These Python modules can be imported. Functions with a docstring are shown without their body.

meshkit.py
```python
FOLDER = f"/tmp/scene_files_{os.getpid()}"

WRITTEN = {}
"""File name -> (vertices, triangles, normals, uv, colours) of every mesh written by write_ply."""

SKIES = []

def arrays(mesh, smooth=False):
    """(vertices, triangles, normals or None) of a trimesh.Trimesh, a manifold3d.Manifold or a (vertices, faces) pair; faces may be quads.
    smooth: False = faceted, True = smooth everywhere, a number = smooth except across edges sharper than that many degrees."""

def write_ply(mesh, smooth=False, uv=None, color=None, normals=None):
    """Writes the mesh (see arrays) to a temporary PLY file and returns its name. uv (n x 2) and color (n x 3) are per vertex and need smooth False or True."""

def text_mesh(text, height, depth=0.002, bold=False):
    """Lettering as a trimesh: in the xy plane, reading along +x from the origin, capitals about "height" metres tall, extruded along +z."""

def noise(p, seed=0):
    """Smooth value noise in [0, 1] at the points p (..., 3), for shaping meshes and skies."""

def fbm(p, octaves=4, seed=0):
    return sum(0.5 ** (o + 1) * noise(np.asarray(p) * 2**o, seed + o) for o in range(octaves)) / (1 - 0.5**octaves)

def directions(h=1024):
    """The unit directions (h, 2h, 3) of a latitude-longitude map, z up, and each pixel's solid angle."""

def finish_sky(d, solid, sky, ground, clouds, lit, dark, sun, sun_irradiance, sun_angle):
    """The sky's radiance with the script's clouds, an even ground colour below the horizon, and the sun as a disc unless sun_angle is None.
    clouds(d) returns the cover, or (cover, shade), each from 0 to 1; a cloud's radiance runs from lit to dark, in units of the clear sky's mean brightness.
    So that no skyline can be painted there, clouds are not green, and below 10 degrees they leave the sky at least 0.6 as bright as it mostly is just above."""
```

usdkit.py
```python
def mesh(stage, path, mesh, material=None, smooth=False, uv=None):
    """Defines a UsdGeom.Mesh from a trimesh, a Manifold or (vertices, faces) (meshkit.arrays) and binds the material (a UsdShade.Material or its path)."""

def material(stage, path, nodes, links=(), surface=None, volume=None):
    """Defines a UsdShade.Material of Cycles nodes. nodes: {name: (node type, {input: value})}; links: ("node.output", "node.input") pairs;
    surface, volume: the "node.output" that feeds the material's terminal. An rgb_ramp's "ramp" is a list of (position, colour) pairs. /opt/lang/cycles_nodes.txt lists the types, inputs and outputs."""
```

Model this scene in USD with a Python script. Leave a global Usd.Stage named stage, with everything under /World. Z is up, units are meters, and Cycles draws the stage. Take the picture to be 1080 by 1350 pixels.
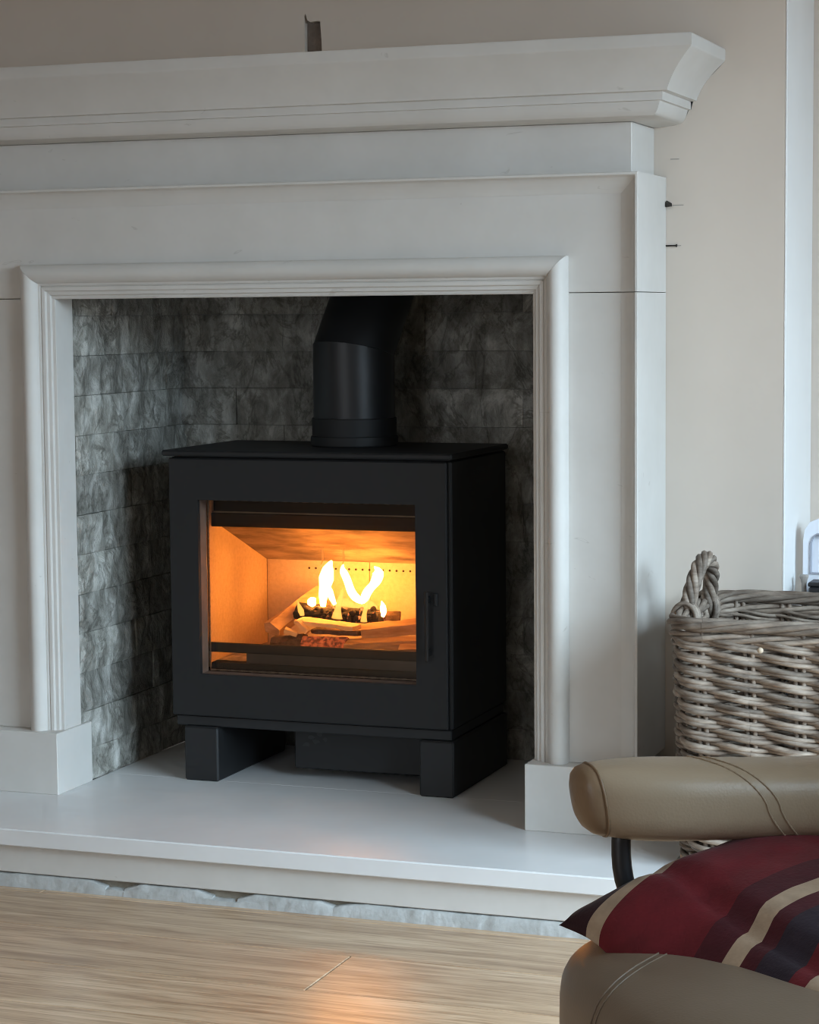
import math, random, numpy as np, trimesh, usdkit, meshkit
import manifold3d as m3
from shapely.geometry import Polygon, box as sbox
from pxr import Usd, UsdGeom, UsdLux, Gf, Sdf

stage = Usd.Stage.CreateInMemory()
UsdGeom.SetStageUpAxis(stage, 'Z'); UsdGeom.SetStageMetersPerUnit(stage, 1.0)
UsdGeom.Xform.Define(stage, '/World'); UsdGeom.Scope.Define(stage, '/World/Looks')
random.seed(7); RNG = np.random.default_rng(7)

# ------------------------------------------------------------------ camera
CX, CY, CZ, YAW, PITCH, ROLL, FPX = 2.02003, -3.61837, 0.88158, -0.353247, -0.0892396, -0.00842295, 2946.25
cam = UsdGeom.Camera.Define(stage, '/World/camera')
fw = np.array([math.sin(YAW)*math.cos(PITCH), math.cos(YAW)*math.cos(PITCH), math.sin(PITCH)])
rt = np.cross(fw, [0, 0, 1]); rt /= np.linalg.norm(rt); up = np.cross(rt, fw)
rt2 = math.cos(ROLL)*rt + math.sin(ROLL)*up; up2 = -math.sin(ROLL)*rt + math.cos(ROLL)*up
mat = np.eye(4); mat[0, :3], mat[1, :3], mat[2, :3], mat[3, :3] = rt2, up2, -fw, (CX, CY, CZ)
cam.AddTransformOp().Set(Gf.Matrix4d(*mat.ravel().tolist()))
cam.CreateHorizontalApertureAttr(24.0); cam.CreateVerticalApertureAttr(30.0)
cam.CreateFocalLengthAttr(24.0*FPX/1080)
cam.CreateExposureAttr(0.08)

# ------------------------------------------------------------------ daylight through the side window, plus an added rear fill window
def rect_light(name, pos, normal, w, h, color, power):
    l = UsdLux.RectLight.Define(stage, '/World/' + name)
    l.CreateWidthAttr(w); l.CreateHeightAttr(h); l.CreateColorAttr(Gf.Vec3f(*color)); l.CreateIntensityAttr(power); l.CreateNormalizeAttr(False)
    z = -np.array(normal, float); z /= np.linalg.norm(z)
    x = np.cross([0, 0, 1.0], z); x /= np.linalg.norm(x); y = np.cross(z, x)
    M = np.eye(4); M[0, :3], M[1, :3], M[2, :3], M[3, :3] = x, y, z, pos
    l.AddTransformOp().Set(Gf.Matrix4d(*M.ravel().tolist()))
    return l
SKY_SIDE, FILL_REAR = 18.4, 3.0
ZF, ZC = -0.1033, 2.30                                   # floor, ceiling
WIN = dict(y0=-2.20, y1=-0.32, z0=ZF+.06, z1=1.64)         # window in the right wall
FILL_WIN = dict(x0=-1.15, x1=0.75, z0=ZF+.02, z1=1.95)         # unseen window added in the rear wall for fill light
XR, XL, YR, YW = 2.75, -2.9, -5.6, 0.1734                # room limits, chimney breast plane
# bright overcast sky outside the side window and the added rear fill window: large, high panels well away from the house
rect_light('daylight_side', (XR+4.6, -2.2, 4.0), (-1, .12, -.62), 8.0, 5.6, (.67, .89, 1.06), SKY_SIDE)
rect_light('daylight_rear', (-.4, YR-4.6, 4.0), (.1, 1, -.62), 8.0, 5.6, (1.0, .95, .88), FILL_REAR)  # fill light shining in through the added rear window
dome = UsdLux.DomeLight.Define(stage, '/World/sky'); dome.CreateColorAttr(Gf.Vec3f(.75, .87, 1.0)); dome.CreateIntensityAttr(0.6)

# ------------------------------------------------------------------ helpers
used = {}
def numbered(path):
    k = used.get(path, 0); used[path] = k + 1
    return path if k == 0 else f'{path}_{k:03d}'
def tag(o, label=None, cat=None, group=None, kind=None):
    p = o.GetPrim() if hasattr(o, 'GetPrim') else o
    for k, v in (('label', label), ('category', cat), ('group', group), ('kind', kind)):
        if v: p.SetCustomDataByKey(k, v)
    return o
def pth(parent): return '/World' if parent is None else str(parent.GetPath())
def obj(name, mesh, material, parent=None, smooth=30, label=None):
    o = usdkit.mesh(stage, numbered(pth(parent) + '/' + name), mesh, material, smooth)
    if label: tag(o, label)
    return o
def thing(name, label, cat, group=None, kind=None, loc=(0, 0, 0), rz=0.0):
    x = UsdGeom.Xform.Define(stage, numbered('/World/' + name))
    if any(loc) or rz:
        x.AddTranslateOp().Set(Gf.Vec3d(*loc))
        if rz: x.AddRotateZOp().Set(rz)
    return tag(x, label, cat, group, kind)
cat_ = trimesh.util.concatenate
def cbox(x0, x1, y0, y1, z0, z1, r=.002):
    "box with chamfered edges"
    r = min(r, .45*min(x1-x0, y1-y0, z1-z0)); P = []
    for x, sx in ((x0, 1), (x1, -1)):
        for y, sy in ((y0, 1), (y1, -1)):
            for z, sz in ((z0, 1), (z1, -1)):
                P += [(x, y+sy*r, z+sz*r), (x+sx*r, y, z+sz*r), (x+sx*r, y+sy*r, z)]
    return trimesh.convex.convex_hull(np.array(P))
def box(x0, x1, y0, y1, z0, z1):
    return trimesh.creation.box(bounds=[[x0, y0, z0], [x1, y1, z1]])
def grid(P, closed_u=False, closed_v=False, caps=False):
    "surface through an (n, m, 3) array of points; v is the ring direction when closed_v"
    P = np.asarray(P, float); n, m = P.shape[:2]; idx = np.arange(n*m).reshape(n, m); F = []
    for i in range(n if closed_u else n-1):
        for j in range(m if closed_v else m-1):
            a, b, c, d = idx[i, j], idx[(i+1) % n, j], idx[(i+1) % n, (j+1) % m], idx[i, (j+1) % m]
            F += [(a, b, c), (a, c, d)]
    V = P.reshape(-1, 3)
    if caps:
        for i, flip in ((0, True), (n-1, False)):
            k = len(V); V = np.vstack([V, P[i].mean(0)])
            for j in range(m):
                a, b = idx[i, j], idx[i, (j+1) % m]
                F.append((a, b, k) if not flip else (b, a, k))
    t = trimesh.Trimesh(V, np.array(F), process=False); t.merge_vertices()
    if closed_v and t.is_watertight: trimesh.repair.fix_normals(t)
    return t
def tube(path, rad, n=8, caps=True, flat=1.0):
    "swept round tube along a polyline; rad a number or one per point"
    p = np.asarray(path, float); k = len(p); rad = np.broadcast_to(np.asarray(rad, float), k)
    tg = np.gradient(p, axis=0); tg /= np.linalg.norm(tg, axis=1)[:, None] + 1e-12
    ref = np.array([0, 0, 1.0]) if abs(tg[0][2]) < .9 else np.array([1.0, 0, 0])
    nn = np.cross(tg[0], ref); nn /= np.linalg.norm(nn); R = []
    for i in range(k):
        nn = nn - tg[i]*nn.dot(tg[i]); nn /= np.linalg.norm(nn); b = np.cross(tg[i], nn)
        a = np.arange(n)*2*math.pi/n
        R.append(p[i] + rad[i]*(np.cos(a)[:, None]*nn + flat*np.sin(a)[:, None]*b))
    return grid(np.array(R), closed_v=True, caps=caps)
def spline(pts, n):
    from scipy.interpolate import CubicSpline
    p = np.asarray(pts, float); d = np.r_[0, np.cumsum(np.linalg.norm(np.diff(p, axis=0), axis=1))]
    return CubicSpline(d, p)(np.linspace(0, d[-1], n))
def loops(stations):
    "closed profile loops joined station to station, capped at both ends"
    return grid(np.array(stations), closed_v=True, caps=True)
def jitter_mesh(m, amp, scale, seed=0):
    v = m.vertices; q = v*scale + seed*13.7
    d = np.stack([meshkit.fbm(q + k*57.1, 3, seed) - .5 for k in range(3)], 1)
    m.vertices = v + 2*amp*d; return m

# ------------------------------------------------------------------ materials
def L(name): return '/World/Looks/' + name
def mat_simple(name, color, rough=.5, metallic=0., coat=0., spec=.5):
    return usdkit.material(stage, L(name), {'p': ('principled_bsdf', dict(base_color=color, roughness=rough, metallic=metallic, coat_weight=coat, specular_ior_level=spec))}, [], 'p.BSDF')
def mat_noise(name, c1, c2, scale=8, rough=.6, bump=.0, bscale=60, stretch=(1, 1, 1), detail=4, lo=.35, hi=.65, dist=.004, spec=.5, rnd=0., sheen=0.):
    n = {'g': ('texture_coordinate', {}), 'm': ('mapping', {'scale': stretch}), 'n': ('noise_texture', {'scale': scale, 'detail': detail, 'roughness': .6}),
         'r': ('rgb_ramp', {'ramp': [(0, c1), (lo, c1), (hi, c2), (1, c2)]}),
         'p': ('principled_bsdf', {'roughness': rough, 'specular_ior_level': spec, 'sheen_weight': sheen})}
    l = [('g.object', 'm.vector'), ('m.vector', 'n.vector'), ('n.fac', 'r.fac')]
    last = 'r.color'
    if rnd:
        n |= {'oi': ('object_info', {}), 'mr': ('map_range', {'from_min': 0, 'from_max': 1, 'to_min': 1-rnd, 'to_max': 1+rnd}), 'hs': ('hsv', {'hue': .5, 'saturation': 1.0, 'fac': 1.0})}
        l += [('oi.random', 'mr.value'), ('mr.result', 'hs.value'), (last, 'hs.color')]; last = 'hs.color'
    l.append((last, 'p.base_color'))
    if bump:
        n |= {'bn': ('noise_texture', {'scale': bscale, 'detail': 3}), 'b': ('bump', {'strength': bump, 'distance': dist})}
        l += [('m.vector', 'bn.vector'), ('bn.fac', 'b.height'), ('b.normal', 'p.normal')]
    return usdkit.material(stage, L(name), n, l, 'p.BSDF')

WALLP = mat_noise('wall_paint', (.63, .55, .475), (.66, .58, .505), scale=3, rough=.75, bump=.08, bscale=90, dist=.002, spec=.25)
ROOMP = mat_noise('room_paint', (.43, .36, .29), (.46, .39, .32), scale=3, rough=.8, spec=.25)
REVEAL = mat_noise('white_paint', (.80, .80, .79), (.83, .83, .82), scale=4, rough=.6, spec=.3)
CEIL = mat_simple('ceiling_paint', (.82, .76, .68), .8)
STONE = usdkit.material(stage, L('limestone'), {
    'g': ('geometry', {}), 'n': ('noise_texture', {'scale': 5, 'detail': 5, 'roughness': .65}),
    'r': ('rgb_ramp', {'ramp': [(0, (.53, .508, .472)), (.35, (.59, .568, .533)), (.65, (.64, .618, .585)), (1, (.68, .66, .63))]}),
    'm2': ('mapping', {'scale': (1, 1, 2.2), 'rotation': (0.3, .5, 0)}),
    'v': ('noise_texture', {'scale': 13, 'detail': 3, 'roughness': .55, 'distortion': 1.6}),
    'vr': ('rgb_ramp', {'ramp': [(0, (1, 1, 1)), (.70, (1, 1, 1)), (.735, (.80, .79, .77)), (.76, (1, 1, 1)), (1, (1, 1, 1))]}),
    'mx': ('mix', {'mix_type': 'multiply', 'fac': .8}),
    'bn': ('noise_texture', {'scale': 160, 'detail': 3}), 'b': ('bump', {'strength': .10, 'distance': .001}),
    'p': ('principled_bsdf', {'roughness': .52, 'specular_ior_level': .4})},
    [('g.position', 'n.vector'), ('n.fac', 'r.fac'), ('g.position', 'm2.vector'), ('m2.vector', 'v.vector'), ('v.fac', 'vr.fac'), ('r.color', 'mx.color1'), ('vr.color', 'mx.color2'),
     ('mx.color', 'p.base_color'), ('g.position', 'bn.vector'), ('bn.fac', 'b.height'), ('b.normal', 'p.normal')], 'p.BSDF')
HEARTHM = mat_noise('hearth_stone', (.70, .695, .69), (.74, .735, .73), scale=6, rough=.33, bump=.04, bscale=150, dist=.001)
MORTAR = mat_noise('mortar', (.36, .36, .345), (.48, .485, .475), scale=28, rough=.85, bump=.3, bscale=70, dist=.006)
BARE = mat_noise('bare_mortar', (.20, .17, .13), (.28, .25, .20), scale=40, rough=.9)
def slate(name, c1, c2, c3):
    return usdkit.material(stage, L(name), {
        'g': ('geometry', {}), 'm': ('mapping', {'scale': (1, 1, .62)}),
        'n': ('noise_texture', {'scale': 24, 'detail': 7, 'roughness': .70, 'distortion': .35}),
        'r': ('rgb_ramp', {'ramp': [(0, c1), (.36, c1), (.5, c2), (.66, c3), (1, c3)]}),
        'w': ('noise_texture', {'scale': 11, 'detail': 5, 'roughness': .65, 'distortion': .6}),
        'wr': ('rgb_ramp', {'ramp': [(0, (1, 1, 1)), (.455, (1, 1, 1)), (.49, (.48, .47, .45)), (.52, (1, 1, 1)), (1, (1, 1, 1))]}),
        'mx': ('mix', {'mix_type': 'multiply', 'fac': .85}),
        'oi': ('object_info', {}), 'mr': ('map_range', {'to_min': .78, 'to_max': 1.22}), 'hs': ('hsv', {'hue': .5, 'saturation': 1.0, 'fac': 1.0}),
        'b': ('bump', {'strength': 1.0, 'distance': .010}), 'p': ('principled_bsdf', {'roughness': .62, 'specular_ior_level': .4})},
        [('g.position', 'm.vector'), ('m.vector', 'n.vector'), ('n.fac', 'r.fac'), ('m.vector', 'w.vector'), ('w.fac', 'wr.fac'), ('r.color', 'mx.color1'), ('wr.color', 'mx.color2'),
         ('oi.random', 'mr.value'), ('mr.result', 'hs.value'), ('mx.color', 'hs.color'), ('hs.color', 'p.base_color'), ('n.fac', 'b.height'), ('b.normal', 'p.normal')], 'p.BSDF')
SLATE = slate('split_stone', (.185, .175, .152), (.32, .31, .275), (.58, .565, .525))
GROUT = mat_simple('dark_grout', (.34, .335, .32), .9)
def black(name, c, rough, spec=.5):
    return mat_noise(name, c, tuple(1.15*x for x in c), scale=40, rough=rough, bump=.06, bscale=500, dist=.0006, spec=spec)
STEEL = black('black_stove_paint', (.0080, .0080, .0085), .58, .4)
CAST = black('black_cast_iron', (.007, .0072, .008), .6)
PIPE = black('black_flue_enamel', (.010, .011, .013), .42)
BARM = black('black_bar', (.016, .012, .010), .6, .3)
VERM = mat_noise('vermiculite_board', (.60, .47, .34), (.68, .54, .40), scale=120, rough=.9, bump=.3, bscale=260, dist=.001, spec=.1)
BAFF = mat_noise('sooty_baffle', (.16, .12, .09), (.46, .35, .25), scale=9, rough=.9, stretch=(1, 2, 3), detail=5, spec=.1)
HOLE = mat_simple('air_hole', (.02, .015, .012), .9)
FIRELIT = mat_noise('firelit_steel', (.10, .060, .042), (.14, .085, .06), scale=30, rough=.5)  # brown tint puts the orange firelight into the reveal's colour
LOWERP = mat_noise('brown_lower_plate', (.05, .030, .022), (.085, .05, .036), scale=20, rough=.4)
GASKET = mat_noise('rope_gasket', (.22, .18, .14), (.36, .30, .24), scale=300, rough=.9)
ASH = mat_noise('ash', (.22, .19, .16), (.40, .36, .32), scale=60, rough=.95, bump=.6, bscale=110, dist=.004, spec=.1)
WOODSPLIT = mat_noise('split_log_wood', (.34, .20, .10), (.60, .42, .24), scale=26, rough=.85, stretch=(.25, 1, 2.2), bump=.5, bscale=60, dist=.003, spec=.1)
FIRELITW = mat_noise('firelit_split_wood', (.48, .31, .16), (.74, .54, .33), scale=26, rough=.85, stretch=(.6, .6, 2.2), bump=.5, bscale=60, dist=.003, spec=.1)  # lighter copy of the split log wood, firelight put into its colour
BARK = mat_noise('log_bark', (.05, .035, .025), (.20, .13, .085), scale=40, rough=.95, bump=.8, bscale=60, dist=.004, spec=.1)
EDGEW = mat_noise('pale_cut_wood', (.62, .46, .30), (.74, .58, .40), scale=40, rough=.85, spec=.1)
CHAR = usdkit.material(stage, L('glowing_char'), {
    'g': ('geometry', {}), 'v': ('voronoi_texture', {'scale': 95}), 'n': ('noise_texture', {'scale': 70, 'detail': 2}),
    'r': ('rgb_ramp', {'ramp': [(0, (0, 0, 0)), (.585, (0, 0, 0)), (.67, (1, .22, .05)), (1, (1, .55, .28))]}),
    'p': ('principled_bsdf', {'base_color': (.018, .014, .014), 'roughness': .9, 'emission_strength': 2.0})},
    [('g.position', 'n.vector'), ('n.fac', 'r.fac'), ('r.color', 'p.emission_color')], 'p.BSDF')
EMBER = usdkit.material(stage, L('red_ember_log'), {
    'g': ('geometry', {}), 'n': ('noise_texture', {'scale': 130, 'detail': 3}),
    'r': ('rgb_ramp', {'ramp': [(0, (.03, .004, .002)), (.42, (.10, .012, .004)), (.58, (.75, .13, .035)), (1, (1, .25, .08))]}),
    'p': ('principled_bsdf', {'base_color': (.10, .04, .025), 'roughness': .9, 'emission_strength': .55})},
    [('g.position', 'n.vector'), ('n.fac', 'r.fac'), ('r.color', 'p.emission_color')], 'p.BSDF')
def flame_mat(name, core, edge, strength, soft, tmin=0.0):
    return usdkit.material(stage, L(name), {
        'lw': ('layer_weight', {'blend': .5}), 'r': ('rgb_ramp', {'ramp': [(0, core), (.35, core), (.8, edge), (1, edge)]}),
        'e': ('emission', {'strength': strength}), 't': ('transparent_bsdf', {}),
        'mr': ('map_range', {'from_min': soft, 'from_max': 1.0, 'to_min': tmin, 'to_max': 1.0, 'clamp': True}), 'm': ('mix_closure', {})},
        [('lw.facing', 'r.fac'), ('r.color', 'e.color'), ('lw.facing', 'mr.value'), ('mr.result', 'm.fac'), ('e.emission', 'm.closure1'), ('t.BSDF', 'm.closure2')], 'm.closure')
FLAME = flame_mat('flame_core', (1, .37, .065), (1, .26, .025), 66.0, .6)
FLAME2 = flame_mat('flame_wisp', (1, .46, .09), (1, .34, .04), 2.2, .0, .45)
FLAME3 = flame_mat('flame_faint_wisp', (1, .36, .07), (1, .30, .05), .9, .0, .6)
GLASS = usdkit.material(stage, L('stove_glass'), {
    'f': ('fresnel', {'IOR': 1.5}), 't': ('transparent_bsdf', {'color': (.97, .95, .92)}), 'g': ('glossy_bsdf', {'color': (1, 1, 1), 'roughness': .015, 'distribution': 'ggx'}), 'm': ('mix_closure', {})},
    [('f.fac', 'm.fac'), ('t.BSDF', 'm.closure1'), ('g.BSDF', 'm.closure2')], 'm.closure')
FLOORW = usdkit.material(stage, L('oak_plank'), {
    'g': ('texture_coordinate', {}), 'oi': ('object_info', {}),
    'cx': ('combine_xyz', {'y': 0.0, 'z': 0.0}), 'ml': ('math', {'math_type': 'multiply', 'value2': 37.0}), 'ad': ('mix', {'mix_type': 'add', 'fac': 1.0}),
    'm': ('mapping', {'scale': (1.2, 17, 10)}), 'n': ('noise_texture', {'scale': 2.4, 'detail': 6, 'roughness': .62, 'distortion': .7}),
    'r': ('rgb_ramp', {'ramp': [(0, (.25, .150, .085)), (.32, (.36, .225, .135)), (.5, (.51, .345, .215)), (.68, (.66, .475, .315)), (1, (.72, .54, .37))]}),
    'm2': ('mapping', {'scale': (4.0, 70, 60)}), 'n2': ('noise_texture', {'scale': 2.2, 'detail': 3, 'roughness': .6}),
    'r2': ('rgb_ramp', {'ramp': [(0, (.50, .43, .38)), (.38, (.66, .60, .55)), (.5, (1, 1, 1)), (1, (1, 1, 1))]}),
    'mx': ('mix', {'mix_type': 'multiply', 'fac': .75}),
    'mr': ('map_range', {'to_min': .90, 'to_max': 1.10}), 'hs': ('hsv', {'hue': .5, 'saturation': 1.0, 'fac': 1.0}),
    'b': ('bump', {'strength': .18, 'distance': .0012}), 'p': ('principled_bsdf', {'roughness': .31, 'specular_ior_level': .5})},
    [('oi.random', 'ml.value1'), ('ml.value', 'cx.x'), ('g.object', 'ad.color1'), ('cx.vector', 'ad.color2'), ('ad.color', 'm.vector'), ('m.vector', 'n.vector'), ('n.fac', 'r.fac'),
     ('ad.color', 'm2.vector'), ('m2.vector', 'n2.vector'), ('n2.fac', 'r2.fac'), ('r.color', 'mx.color1'), ('r2.color', 'mx.color2'),
     ('oi.random', 'mr.value'), ('mr.result', 'hs.value'), ('mx.color', 'hs.color'), ('hs.color', 'p.base_color'), ('n2.fac', 'b.height'), ('b.normal', 'p.normal')], 'p.BSDF')
SUBF = mat_simple('floor_gap', (.10, .07, .045), .9)
def leather(name, c1, c2, rough=.42):
    return usdkit.material(stage, L(name), {
        'g': ('texture_coordinate', {}), 'n': ('noise_texture', {'scale': 9, 'detail': 3}), 'r': ('rgb_ramp', {'ramp': [(0, c1), (.35, c1), (.65, c2), (1, c2)]}),
        'v': ('voronoi_texture', {'scale': 420}), 'v2': ('noise_texture', {'scale': 45, 'detail': 3}), 'ad': ('math', {'math_type': 'multiply_add', 'value2': .6}),
        'b': ('bump', {'strength': .16, 'distance': .0008}), 'p': ('principled_bsdf', {'roughness': rough, 'specular_ior_level': .5})},
        [('g.object', 'n.vector'), ('n.fac', 'r.fac'), ('r.color', 'p.base_color'), ('g.object', 'v.vector'), ('g.object', 'v2.vector'), ('v.distance', 'ad.value1'), ('v2.fac', 'ad.value3'), ('ad.value', 'b.height'), ('b.normal', 'p.normal')], 'p.BSDF')
LEATHER = leather('cream_leather', (.335, .255, .17), (.37, .285, .195))
LEATHER3 = leather('cream_leather_shaded', (.19, .142, .100), (.215, .163, .118))  # darker copy of the cream leather, cushion's shade put into the colour
LEATHER2 = leather('tan_leather', (.20, .128, .072), (.24, .16, .095))
def fabric(name, c, rough=.7):
    c2 = tuple(min(1, 1.35*x) for x in c)
    return mat_noise(name, c, c2, scale=38, rough=rough, bump=.35, bscale=330, dist=.0012, spec=.25, sheen=.08)
F_RED, F_DRED, F_PLUM, F_CREAM, F_DARK = (fabric('red_silk', (.115, .008, .013)), fabric('dark_red_silk', (.055, .006, .011)), fabric('plum_silk', (.020, .013, .022)), fabric('cream_silk', (.36, .27, .19)), fabric('maroon_silk', (.026, .007, .011)))
WILLOW = mat_noise('grey_willow', (.135, .100, .075), (.315, .258, .208), scale=26, rough=.7, stretch=(1, 1, 4), bump=.3, bscale=120, dist=.001, rnd=.35)
WILLOW2 = mat_noise('pale_willow', (.42, .32, .22), (.52, .42, .32), scale=26, rough=.6, rnd=.2)
PLASTER = mat_noise('rough_brown_plaster', (.16, .125, .10), (.22, .175, .145), scale=45, rough=.95, bump=.7, bscale=90, dist=.004)
DARKMETAL = mat_simple('dark_fixing', (.05, .045, .04), .5, .6)
PENCIL = mat_simple('pencil_line', (.36, .33, .29), .8)
WHITEP = mat_simple('white_plastic', (.80, .82, .88), .35)
GREYP = mat_simple('grey_trim', (.34, .35, .40), .5)
TAUPE = mat_noise('taupe_wood', (.30, .26, .23), (.42, .38, .34), scale=30, rough=.6, stretch=(3, 3, .4))
BLACKP = mat_simple('black_plastic', (.02, .02, .022), .45)
FRAMEW = mat_simple('window_frame_white', (.85, .85, .85), .4)

# ------------------------------------------------------------------ the setting
def structure(name, label, cat, mesh=None, m=None):
    if mesh is None: return thing(name, label, cat, kind='structure')
    return tag(obj(name, mesh, m, None, False), label, cat, None, 'structure')

fl = structure('floor', 'floor of light oak-look planks laid parallel to the hearth', 'floor')
obj('subfloor', box(XL-.1, XR+.1, YR-.1, .60, ZF-.06, ZF-.006), SUBF, fl, False)
rows = [-.4995 + .1825*k for k in range(-28, 6)]
for ri, ya in enumerate(rows):
    yb = ya + .1825
    k = round((ya + .4995)/.1825)
    cuts = {-1: [-1.55, .768], 0: [-.42, .1222+1.9*0+1.74], 1: [.1222, 2.10]}.get(k)
    if k == 0: cuts = [-1.05, 1.52]
    if cuts is None:
        x = XL + random.uniform(.2, 1.6); cuts = []
        while x < XR: cuts.append(x); x += random.uniform(1.5, 2.2)
    xs = [XL-.05] + cuts + [XR+.05]
    for a, b in zip(xs, xs[1:]):
        if ya > -.2 and (a > 1.1) is False and b < 1.0 and yb > .5: continue
        obj('plank', cbox(a+.0009, b-.0009, ya+.0004, yb-.0004, ZF-.012, ZF, .0012), FLOORW, fl, False)

XB = 1.306                                                # right edge of the chimney breast
OX0, OX1, OZ = 0.0, 0.91, .9105                            # clear opening of the fireplace
# chimney breast front with the chase above the mantel cut into it, and the fireplace hole
outer = sbox(XL, ZF-.02, XB-.0042, ZC)
hole = sbox(-.02, ZF-.1, .93, 1.06)
chase = Polygon([(.4270, 1.30), (.4270, 1.417), (.4295, 1.4205), (.4325, 1.4095), (.4385, 1.4052), (.4475, 1.4066), (.4578, 1.4065), (.4600, 1.375), (.4618, 1.30)])
wp = outer.difference(hole).difference(chase)
wm = trimesh.creation.extrude_polygon(wp, .05, engine='earcut')
wm.vertices = np.stack([wm.vertices[:, 0], YW + .05 - wm.vertices[:, 2], wm.vertices[:, 1]], 1); wm.invert()
wback = structure('wall_back', 'beige painted chimney breast wall behind the stone fireplace', 'wall')
obj('plaster_face', wm, WALLP, wback, False)
ch = trimesh.creation.extrude_polygon(chase.buffer(.004), .02, engine='earcut')
ch.vertices = np.stack([ch.vertices[:, 0], YW + .034 - ch.vertices[:, 2], ch.vertices[:, 1]], 1); ch.invert()
ch = jitter_mesh(ch.subdivide().subdivide(), .0015, 70, 3)
obj('cable_chase', ch, PLASTER, wback, False, 'narrow brown chase cut in the plaster above the mantel shelf')
obj('breast_core', cat_([box(XL, -.025, YW+.05, .70, ZF, ZC), box(.935, XB-.0045, YW+.05, .70, ZF, ZC), box(-.025, .935, YW+.05, .70, 1.07, ZC)]), WALLP, wback, False)
for z, x0, x1 in ((1.0605, 1.109, 1.128), (.9915, 1.113, 1.124), (1.139, 1.105, 1.12)):
    obj('pencil_mark', box(x0, x1, YW-.0006, YW, z-.0007, z+.0007), PENCIL, wback, False)
# side of the breast and the alcove
sd = cbox(XB-.004, XB, YW+.0002, .4198, ZF-.02, ZC, .0012)
structure('wall_alcove_side', 'bright white side of the chimney breast at the right edge', 'wall', sd, REVEAL)
structure('wall_alcove', 'plain wall at the back of the alcove right of the chimney breast', 'wall', box(XB-.004, XR+.1, .42, .50, ZF-.02, ZC), WALLP)
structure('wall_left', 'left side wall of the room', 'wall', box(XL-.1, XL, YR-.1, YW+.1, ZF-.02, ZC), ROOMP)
def wall_with_hole(a0, a1, h0, h1, z0, z1):
    p = sbox(a0, ZF-.02, a1, ZC).difference(sbox(h0, z0, h1, z1))
    return trimesh.creation.extrude_polygon(p, .1, engine='earcut')
w = wall_with_hole(YR-.1, .50, WIN['y0'], WIN['y1'], WIN['z0'], WIN['z1'])
w.vertices = np.stack([XR + w.vertices[:, 2], w.vertices[:, 0], w.vertices[:, 1]], 1)
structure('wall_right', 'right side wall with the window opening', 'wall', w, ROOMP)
w = wall_with_hole(XL-.1, XR+.1, FILL_WIN['x0'], FILL_WIN['x1'], FILL_WIN['z0'], FILL_WIN['z1'])
w.vertices = np.stack([w.vertices[:, 0], YR - w.vertices[:, 2], w.vertices[:, 1]], 1); w.invert()
structure('wall_rear', 'wall behind the camera with the opening for the added fill window', 'wall', w, ROOMP)
structure('ceiling', 'white ceiling of the room', 'ceiling', box(XL-.1, XR+.1, YR-.1, .7, ZC, ZC+.05), CEIL)
def frame(name, label, mk, a0, a1, z0, z1, mull):
    wn = structure(name, label, 'window'); t = .05
    for r in ((a0, a0+t, z0, z1), (a1-t, a1, z0, z1), (a0+t, a1-t, z0, z0+t), (a0+t, a1-t, z1-t, z1), (mull-t/2, mull+t/2, z0+t, z1-t)):
        obj('window_bar', mk(*r), FRAMEW, wn, False)
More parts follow.
